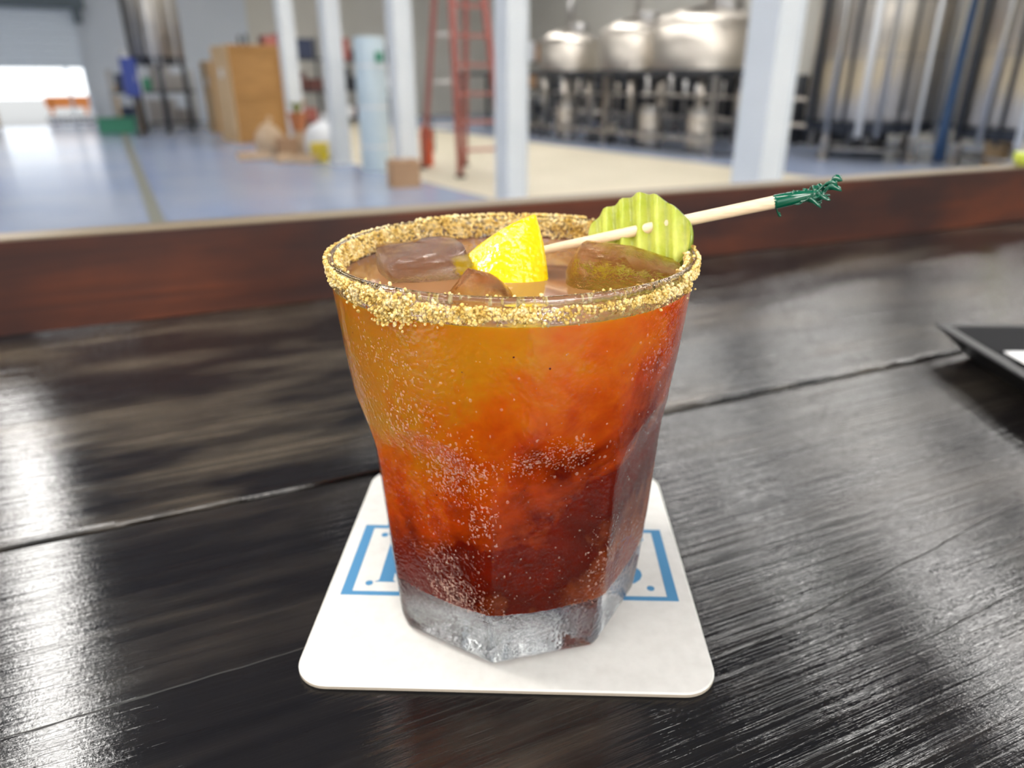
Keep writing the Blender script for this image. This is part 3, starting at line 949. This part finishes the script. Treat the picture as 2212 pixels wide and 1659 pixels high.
def ring_mesh(name, rows, m, parent, cap0, cap1):
    """rows: list of (function phi -> radius, z)"""
    vs, fs = [], []
    for rf, z in rows:
        for k in range(NA):
            ph = 2 * math.pi * k / NA
            r = rf(ph)
            vs.append((r * math.cos(ph), r * math.sin(ph), z))
    nr = len(rows)
    for i in range(nr - 1):
        for k in range(NA):
            k2 = (k + 1) % NA
            fs.append((i * NA + k, i * NA + k2, (i + 1) * NA + k2, (i + 1) * NA + k))
    if cap0 is not None:
        vs.append((0, 0, cap0))
        fs += [(len(vs) - 1, (k + 1) % NA, k) for k in range(NA)]
    if cap1 is not None:
        vs.append((0, 0, cap1))
        o = (nr - 1) * NA
        fs += [(len(vs) - 1, o + k, o + (k + 1) % NA) for k in range(NA)]
    return pydata(name, vs, fs, m, parent, smooth=True)
glass = thing('rocks_glass', 'wet faceted rocks glass with a spiced salt rim standing on the white coaster', 'glass', (0, .0005, GZ))
def OR(z):
    return lambda ph: outer_r(z, ph)
def IR(z):
    return lambda ph: inner_r(z)
zo = [0, .0004, .001, .0018, .003, .0045, .006, .008, .010, .012, .0135]
zs = [FLOOR + (GH - .0015 - FLOOR) * k / 110 for k in range(111)]
rows = [(OR(z), z) for z in zo + zs]
for k in range(1, 9):                            # rounded lip
    a = math.pi * k / 9
    zz = GH - .0015 + .0015 * math.sin(a)
    ww = .0014
    rows.append(((lambda c: (lambda ph: outer_r(GH - .0015, ph) - ww / 2 + (ww / 2 + .0003) * c))(math.cos(a)), zz))
rows += [(IR(z), z) for z in reversed(zs)]
bowl = ring_mesh('bowl', rows, M['glass'], glass, .0006, FLOOR)
# salt rim
rnd = random.Random(11)
ico = bmesh.new()
bmesh.ops.create_icosphere(ico, subdivisions=1, radius=1)
ico_v = [v.co.copy() for v in ico.verts]
ico_f = [tuple(v.index for v in f.verts) for f in ico.faces]
ico.free()
sv, sf = [], []
def grain(p, s):
    q = Matrix.Rotation(rnd.random() * 6.28, 3, Vector((rnd.random() - .5, rnd.random() - .5, rnd.random() - .5)).normalized())
    sx = Vector((s * (.75 + .5 * rnd.random()), s * (.75 + .5 * rnd.random()), s * (.75 + .5 * rnd.random())))
    o = len(sv)
    for v in ico_v:
        sv.append(p + q @ Vector((v.x * sx.x, v.y * sx.y, v.z * sx.z)))
    sf.extend(tuple(o + i for i in f) for f in ico_f)
def ang(ph):
    """0 at the camera side, growing anticlockwise seen from above, -180..180"""
    return (math.degrees(ph) + 90 + 180) % 360 - 180
cnt = 0
while cnt < 9500:
    ph = rnd.random() * 2 * math.pi
    a = ang(ph)
    u = rnd.random()
    cover = .5 + .5 * noise.noise(Vector((math.cos(ph) * 3.2, math.sin(ph) * 3.2, 1.7)))
    inner = rnd.random() < .5
    front = abs(a) < 62
    if inner:
        if front and rnd.random() < .85:
            continue
        depth = .0056 + .0022 * (cover - .5) + .0012 * noise.noise(Vector((ph * 14, 2, 0)))
        z = GH - .0002 - u * depth
        r = inner_r(GH - .002) - .0002
        off = -rnd.random() ** 2 * .0007
    else:
        lump = math.exp(-((a + 34) / 9) ** 2) + .55 * math.exp(-((a + 16) / 9) ** 2) + .35 * math.exp(-((a - 8) / 8) ** 2)
        depth = .0026 + .0034 * (cover - .5) + .0034 * lump + .0012 * noise.noise(Vector((ph * 26, 5, 0)))
        depth = max(depth, .0008) * (.85 if front else 1)
        if rnd.random() < .06:
            depth += .0016 * rnd.random()
        top = .0006 if front else .0002
        if front and -25 < a < 55:
            top = .0020
            depth *= .75
        if rnd.random() > .35 + .9 * cover + lump - .35 * u:
            continue
        if 6 < a < 32 and rnd.random() < .62:
            continue
        z = GH - top - u * depth
        r = outer_r(z, ph) + .0002
        off = rnd.random() ** 2 * (.0006 + .0018 * lump)
    s = .00024 + .00022 * rnd.random() ** 2
    if not inner and u > .8:
        s *= 1.15
    grain(Vector(((r + off) * math.cos(ph), (r + off) * math.sin(ph), z)), s)
    cnt += 1
while cnt < 10700:                                # on top of the lip, away from the bare front
    ph = rnd.random() * 2 * math.pi
    a = ang(ph)
    if -140 < a < 150 and rnd.random() < .975:
        cnt += 1
        continue
    r = outer_r(GH - .002, ph) - .0014 * rnd.random()
    grain(Vector((r * math.cos(ph), r * math.sin(ph), GH + .0001 + .0004 * rnd.random())), .0003 + .00015 * rnd.random())
    cnt += 1
for a_, dz, sig, n_ in ((-36, .0052, .0013, 230), (-30, .0040, .0012, 160), (-21, .0038, .0011, 150), (-10, .0034, .0009, 80), (3, .0033, .0010, 90), (-48, .0036, .0010, 90), (44, .0028, .0010, 90), (60, .0030, .0011, 110)):
    for _ in range(n_):                          # clumps hanging below the lip
        z = GH - dz + rnd.gauss(0, sig)
        if z > GH - .001:
            continue
        ph = R(a_ - 90) + rnd.gauss(0, sig * 1.3) / .042
        r = outer_r(z, ph) + abs(rnd.gauss(0, .0006))
        grain(Vector((r * math.cos(ph), r * math.sin(ph), z)), .00024 + .00022 * rnd.random() ** 2)
salt = pydata('salt_rim', sv, sf, M['salt'], glass)
salt['kind'] = 'stuff'
# water droplets on the outside
sv, sf = [], []
hemi = [(math.cos(k * math.pi / 3), math.sin(k * math.pi / 3), 0) for k in range(6)] + [(.62 * math.cos(k * math.pi / 3 + .5), .62 * math.sin(k * math.pi / 3 + .5), .62) for k in range(6)] + [(0, 0, .85)]
hf = []
for k in range(6):
    k2 = (k + 1) % 6
    hf += [(k, k2, 6 + k), (k2, 6 + k2, 6 + k), (6 + k, 6 + k2, 12)]
PATCH = [(-108, .0565, 9, .0050, 1.0), (-114, .052, 7, .004, .6), (-84, .0585, 8, .0035, .55), (-70, .0600, 7, .0035, .65), (-112, .0185, 11, .0045, .9),
         (-120, .0260, 7, .006, .35), (-101, .0440, 5, .007, .5), (-52, .0260, 8, .008, .3), (-40, .078, 8, .005, .3), (-125, .066, 9, .007, .35), (-128, .080, 12, .005, .25)]
cnt = 0
while cnt < 3600:
    ph = R(-90) + R(85) * (rnd.random() * 2 - 1)
    z = .0155 + rnd.random() * .072
    pd_ = math.degrees(ph)
    dens = .006 + sum(w_ * math.exp(-((pd_ - a_) / sa) ** 2 - ((z - z_) / sz) ** 2) for a_, z_, sa, sz, w_ in PATCH)
    if rnd.random() > dens * (.6 + .8 * noise.noise(Vector((pd_ * .3, z * 400, 1)))):
        continue
    e = 1e-4
    def S(p, zz):
        r = outer_r(zz, p)
        return Vector((r * math.cos(p), r * math.sin(p), zz))
    p0 = S(ph, z)
    tu = (S(ph + .002, z) - p0).normalized()
    tv = (S(ph, z + e) - p0).normalized()
    nn = tu.cross(tv).normalized()
    s = .00012 + .00022 * rnd.random() ** 3
    sx, sy = s * (.8 + .6 * rnd.random()), s * (.9 + 1.0 * rnd.random() ** 2)
    o = len(sv)
    for hx, hy, hz_ in hemi:
        sv.append(p0 + tu * hx * sx + tv * hy * sy + nn * (hz_ * s * .55 - .00002))
    sf.extend(tuple(o + i for i in f) for f in hf)
    cnt += 1
drops = pydata('condensation', sv, sf, M['water'], glass, smooth=True)
drops['kind'] = 'stuff'

# ------------------------------------------------------------------ drink
LEV = .0895                                       # liquid level above the glass foot
def smooth_in(z):
    return sum(inner_r(z + d * .003) for d in (-1, -.5, 0, .5, 1)) / 5
def LR(z):
    return lambda ph: smooth_in(z) + .00015
lz = [FLOOR + .0003 + (LEV - FLOOR - .0003) * k / 90 for k in range(91)]
rows = [(lambda ph: inner_r(FLOOR) * .9, FLOOR - .00015), (lambda ph: inner_r(FLOOR) * 1.004, FLOOR - .00012)] + [(LR(z), z) for z in lz[2:]]
for f in (.985, .96, .9, .8, .65, .5, .35, .2):
    zz = LEV - .0005 * (1 - math.exp(-(1 - f) * 30))
    rows.append(((lambda ff: (lambda ph: (smooth_in(LEV) + .00015) * ff))(f), zz))
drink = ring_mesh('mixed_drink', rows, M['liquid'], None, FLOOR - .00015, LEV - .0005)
drink.location = (0, .0005, GZ)
tag(drink, 'cloudy amber-red mixed drink filling the rocks glass', 'drink')
drink.data.materials.append(M['top_sheen'])  # top faces: diluted drink with the ceiling's reflection painted into its colour
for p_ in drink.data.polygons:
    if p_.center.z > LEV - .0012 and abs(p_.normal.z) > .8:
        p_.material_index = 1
drink.data.set_sharp_from_angle(angle=R(50))
SZ = GZ + LEV - .0005                             # world height of the surface

# ice
def ice(label, c, s, rot, m, sd, soft=.28):
    bm = bmesh.new()
    bmesh.ops.create_cube(bm, size=2)
    bmesh.ops.subdivide_edges(bm, edges=bm.edges[:], cuts=7, use_grid_fill=True)
    for v in bm.verts:
        p = v.co
        q = p.copy()
        ln = q.length
        sp = q.normalized() * 1.18
        cu = p
        q = cu.lerp(sp, soft)
        q *= 1 + .07 * noise.noise(q * 1.6 + Vector((sd * 5.1, sd, 0)))
        v.co = Vector((q.x * s[0], q.y * s[1], q.z * s[2]))
    o = from_bm('ice_cube', bm, m, smooth=True, loc=c, rot=rot)
    return tag(o, label, 'ice', 'ice cubes floating in the drink')
ice('clear ice cube floating beside the salted rim left of the lemon', (-.0215, .006, SZ - .0030), (.0105, .0120, .0075), (R(6), R(-4), R(18)), M['ice'], 1)
ice('small amber ice cube poking up in front of the lemon', (-.0072, -.0190, SZ - .0016), (.0056, .0046, .0064), (R(20), R(28), R(40)), M['ice_amber'], 2, .6)
ice('rounded amber ice cube floating in front of the pickle slice', (.0255, -.0070, SZ - .0004), (.0122, .0080, .0075), (R(4), R(9), R(-10)), M['ice_amber'], 3, .55)

# ------------------------------------------------------------------ lemon wedge
lem = thing('lemon_wedge', 'bright yellow lemon wedge, peel outward, speared on the pick', 'lemon', (0, 0, SZ - .0060))
ap = Vector((.0056, .0050, .0194))                # tip, local to the root
bl = Vector((-.0215, .0056, -.0010))              # lower left
br = Vector((.0084, -.0120, -.0030))              # lower right
tow = Vector((-.30, -.86, .40)).normalized()
NT, NS = 26, 26
def lem_pt(t, s, off=0):
    l = ap.lerp(bl, t) + Vector((-.35, -.2, .9)) * .0030 * 4 * t * (1 - t) * (1 - .4 * t)
    r = ap.lerp(br, t) + Vector((.9, -.2, .1)) * .0009 * 4 * t * (1 - t)
    w_ = (s + 1) / 2
    p = l.lerp(r, w_)
    wid = (r - l).length
    p += tow * (1 - s * s) * wid * .20
    return p - tow * off
vs, fs = [], []
for lay in (0, 1):
    for i in range(NT + 1):
        for j in range(NS + 1):
            t_ = .015 + .985 * i / NT
            vs.append(lem_pt(t_, -1 + 2 * j / NS, .0016 * lay * min(1, t_ * 4)))
W = NS + 1
B = (NT + 1) * W
for i in range(NT):
    for j in range(NS):
        a = i * W + j
        fs.append((a, a + 1, a + W + 1, a + W))
        fs.append((B + a, B + a + W, B + a + W + 1, B + a + 1))
for i in range(NT):
    for j in (0, NS):
        a = i * W + j
        fs.append((a, a + W, B + a + W, B + a))
for j in range(NS):
    for i in (0, NT):
        a = i * W + j
        fs.append((a, a + 1, B + a + 1, B + a))
pydata('peel', vs, fs, M['lemon'], lem, smooth=True).data.set_sharp_from_angle(angle=R(60))
vs, fs = [], []
for i in range(NT + 1):
    t_ = .02 + .98 * i / NT
    for j in range(NS + 1):
        vs.append(lem_pt(t_, (-1 + 2 * j / NS) * .985, .0017 * min(1, t_ * 4)))
    core = lem_pt(t_, .25, 0) - tow * (.0125 * math.sin(min(t_ * 1.5, 1.4))) + Vector((.0080, .003, 0)) * t_
    vs.append(core)
W2 = NS + 2
for i in range(NT):
    for j in range(NS):
        a = i * W2 + j
        fs.append((a, a + 1, a + W2 + 1, a + W2))
    a = i * W2
    fs.append((a, a + W2, a + W2 + NS + 1, a + NS + 1))
    fs.append((a + NS, a + NS + 1, a + W2 + NS + 1, a + W2 + NS))
fs.append(tuple(range(W2)))
fs.append(tuple(NT * W2 + k for k in range(W2)))
pydata('flesh', vs, fs, M['pith'], lem, smooth=True).data.set_sharp_from_angle(angle=R(40))

# ------------------------------------------------------------------ cocktail pick
pk0 = Vector((.0084, .0080, .0949))
pk1 = Vector((.0736, .0015, .1101))
pd = (pk1 - pk0).normalized()
pin = pk0 - pd * .003
pick = thing('cocktail_pick', 'bamboo cocktail pick with a green frilled end through lemon and pickle', 'pick', pin)
Lp = (pk1 - pk0).length
def PK(f):
    return pk0.lerp(pk1, f) - pin
tube('stick', [Vector((0, 0, 0)), pd * .0015, PK(.04), PK(.4), PK(.80), PK(.9)], [.0003, .00095, .00110, .00135, .00150, .0012], M['bamboo'], pick, 14)
tube('frill_wrap', [PK(.796), PK(.81), PK(.88), PK(.93), PK(.96)], [.0014, .0017, .0015, .0010, .0006], M['frill'], pick, 12)
rf = random.Random(5)
def strip(f0, f1, side, up, wv, seed):
    bm = bmesh.new()
    n = 12
    rr = random.Random(seed)
    sd = pd.cross(Vector((0, 0, 1))).normalized()
    u2 = sd.cross(pd).normalized()
    tw = rr.random() * 6
    prev = None
    for k in range(n + 1):
        f = k / n
        c = PK(f0 + (f1 - f0) * f) + (sd * side + u2 * up) * (f ** 1.3) + u2 * .0006 * math.sin(f * 9 + tw)
        a = tw + f * 4.0
        wd = (sd * math.cos(a) + u2 * math.sin(a)) * wv * (1 - .5 * f)
        th = pd.cross(wd).normalized() * .00012
        ring = [bm.verts.new(c + wd + th), bm.verts.new(c - wd + th), bm.verts.new(c - wd - th), bm.verts.new(c + wd - th)]
        if prev:
            for q in range(4):
                bm.faces.new((prev[q], prev[(q + 1) % 4], ring[(q + 1) % 4], ring[q]))
        else:
            bm.faces.new(ring)
        prev = ring
    bm.faces.new(prev)
    from_bm('frill_strip', bm, M['frill'], pick, smooth=True)
for f0, f1, s_, u_, wv, sd in [(.86, 1.01, .0005, .0016, .0011, 1), (.88, .99, -.001, -.0018, .0011, 2), (.84, .95, .001, -.0024, .0011, 3), (.90, 1.02, .0008, .0005, .0012, 4),
                               (.82, .93, -.0008, .0012, .0009, 5), (.795, .82, .0006, -.0036, .0010, 6), (.87, .98, .0012, -.0010, .0014, 7), (.93, 1.03, -.0006, .0026, .0014, 8),
                               (.90, 1.00, -.0012, .0010, .0013, 9), (.86, .96, -.0004, -.0020, .0012, 10)]:
    strip(f0, f1, s_, u_, wv, sd)

# ------------------------------------------------------------------ pickle slice
pc = Vector((.0308, .0055, .0970))
pick_n = Vector((-.42, -.78, .46)).normalized()   # the face looks at the viewer and slightly up
px_ = Vector((0, 0, 1)).cross(pick_n).normalized()
py_ = pick_n.cross(px_).normalized()
slope = R(14)
pax = (px_ * math.cos(slope) + py_ * math.sin(slope)).normalized()
pay = pick_n.cross(pax).normalized()
pk = thing('pickle_slice', 'crinkle-cut green pickle slice speared on the pick', 'pickle', pc)
def pr_(a):
    return .0117 * (1 + .05 * math.cos(2 * a + .6) + .035 * math.sin(5 * a + 1))
def crinkle(x):
    return .0010 * math.sin(x * 2 * math.pi / .0042 + .7)
NR, NP = 34, 84
vs, fs = [], []
for lay in (1, -1):
    for i in range(NR + 1):
        for k in range(NP):
            a = 2 * math.pi * k / NP
            r = pr_(a) * i / NR
            x, y = r * math.cos(a), r * math.sin(a) * 1.02
            zz = lay * .0019 + crinkle(x)
            vs.append(pax * x + pay * y + pick_n * zz)
B = (NR + 1) * NP
for lay in (0, 1):
    for i in range(NR):
        for k in range(NP):
            a = lay * B + i * NP
            fs.append((a + k, a + (k + 1) % NP, a + NP + (k + 1) % NP, a + NP + k))
fo = pydata('flesh', vs, fs, M['pickle'], pk, smooth=True)
vs, fs = [], []
for k in range(NP):
    a = 2 * math.pi * k / NP
    for (dr_, zz) in ((-.0004, .00192), (.0002, .0014), (.0004, 0), (.0002, -.0014), (-.0004, -.00192)):
        r = pr_(a) + dr_
        x, y = r * math.cos(a), r * math.sin(a) * 1.02
        vs.append(pax * x + pay * y + pick_n * (zz + crinkle(x)))
for k in range(NP):
    for q in range(4):
        fs.append((k * 5 + q, k * 5 + q + 1, ((k + 1) % NP) * 5 + q + 1, ((k + 1) % NP) * 5 + q))
pydata('skin', vs, fs, M['pickle_skin'], pk, smooth=True)

# ------------------------------------------------------------------ bill tray
tr = thing('bill_tray', 'black plastic bill tray at the right end of the bar near the rail', 'tray', (.2190, -.005, 0.0002), R(-1))
# local: corner at origin, long side along +x, the other side along +y
LX, LY = .13, .20
HT = .0140
def tray_ring(ins, z):
    return [(ins, ins, z), (LX - ins, ins, z), (LX - ins, LY - ins, z), (ins, LY - ins, z)]
rings = [tray_ring(.014, 0), tray_ring(.002, HT - .002), tray_ring(0, HT - .001), tray_ring(.001, HT), tray_ring(.006, HT), tray_ring(.0075, HT - .001), tray_ring(.017, .003)]
vs = [v for r in rings for v in r]
fs = [(3, 2, 1, 0)]
for i in range(len(rings) - 1):
    for k in range(4):
        fs.append((i * 4 + k, i * 4 + (k + 1) % 4, (i + 1) * 4 + (k + 1) % 4, (i + 1) * 4 + k))
fs.append(tuple((len(rings) - 1) * 4 + k for k in range(4)))
tb = pydata('tray_body', vs, fs, M['black'], tr)
bv = tb.modifiers.new('round', 'BEVEL')
bv.width = .004
bv.segments = 3
bv.limit_method = 'ANGLE'
bv.angle_limit = R(50)
rc = tag(box('bill_slip', (0, 0, 0), (.082, .15, .0006), M['paper']), 'white paper slip lying in the black bill tray', 'paper')
rc.location = tr.matrix_basis @ Vector((LX / 2 + .002, LY / 2 + .003, .006))
rc.rotation_euler = (0, 0, R(-1))

# ------------------------------------------------------------------ lime piece on the rail
lm = thing('lime_piece', 'small cut lime piece resting on top of the bar rail', 'lime', (.504, .569, .0531), .6)
lathe('rind', [(0, 0), (.006, .0003), (.0095, .004), (.0105, .009), (.0100, .0125), (.0093, .0128), (0, .0122)], M['lime'], lm, 28)
lathe('cut_face', [(0, .0122), (.0088, .0127), (.0086, .0133), (0, .0134)], M['lime_flesh'], lm, 28)
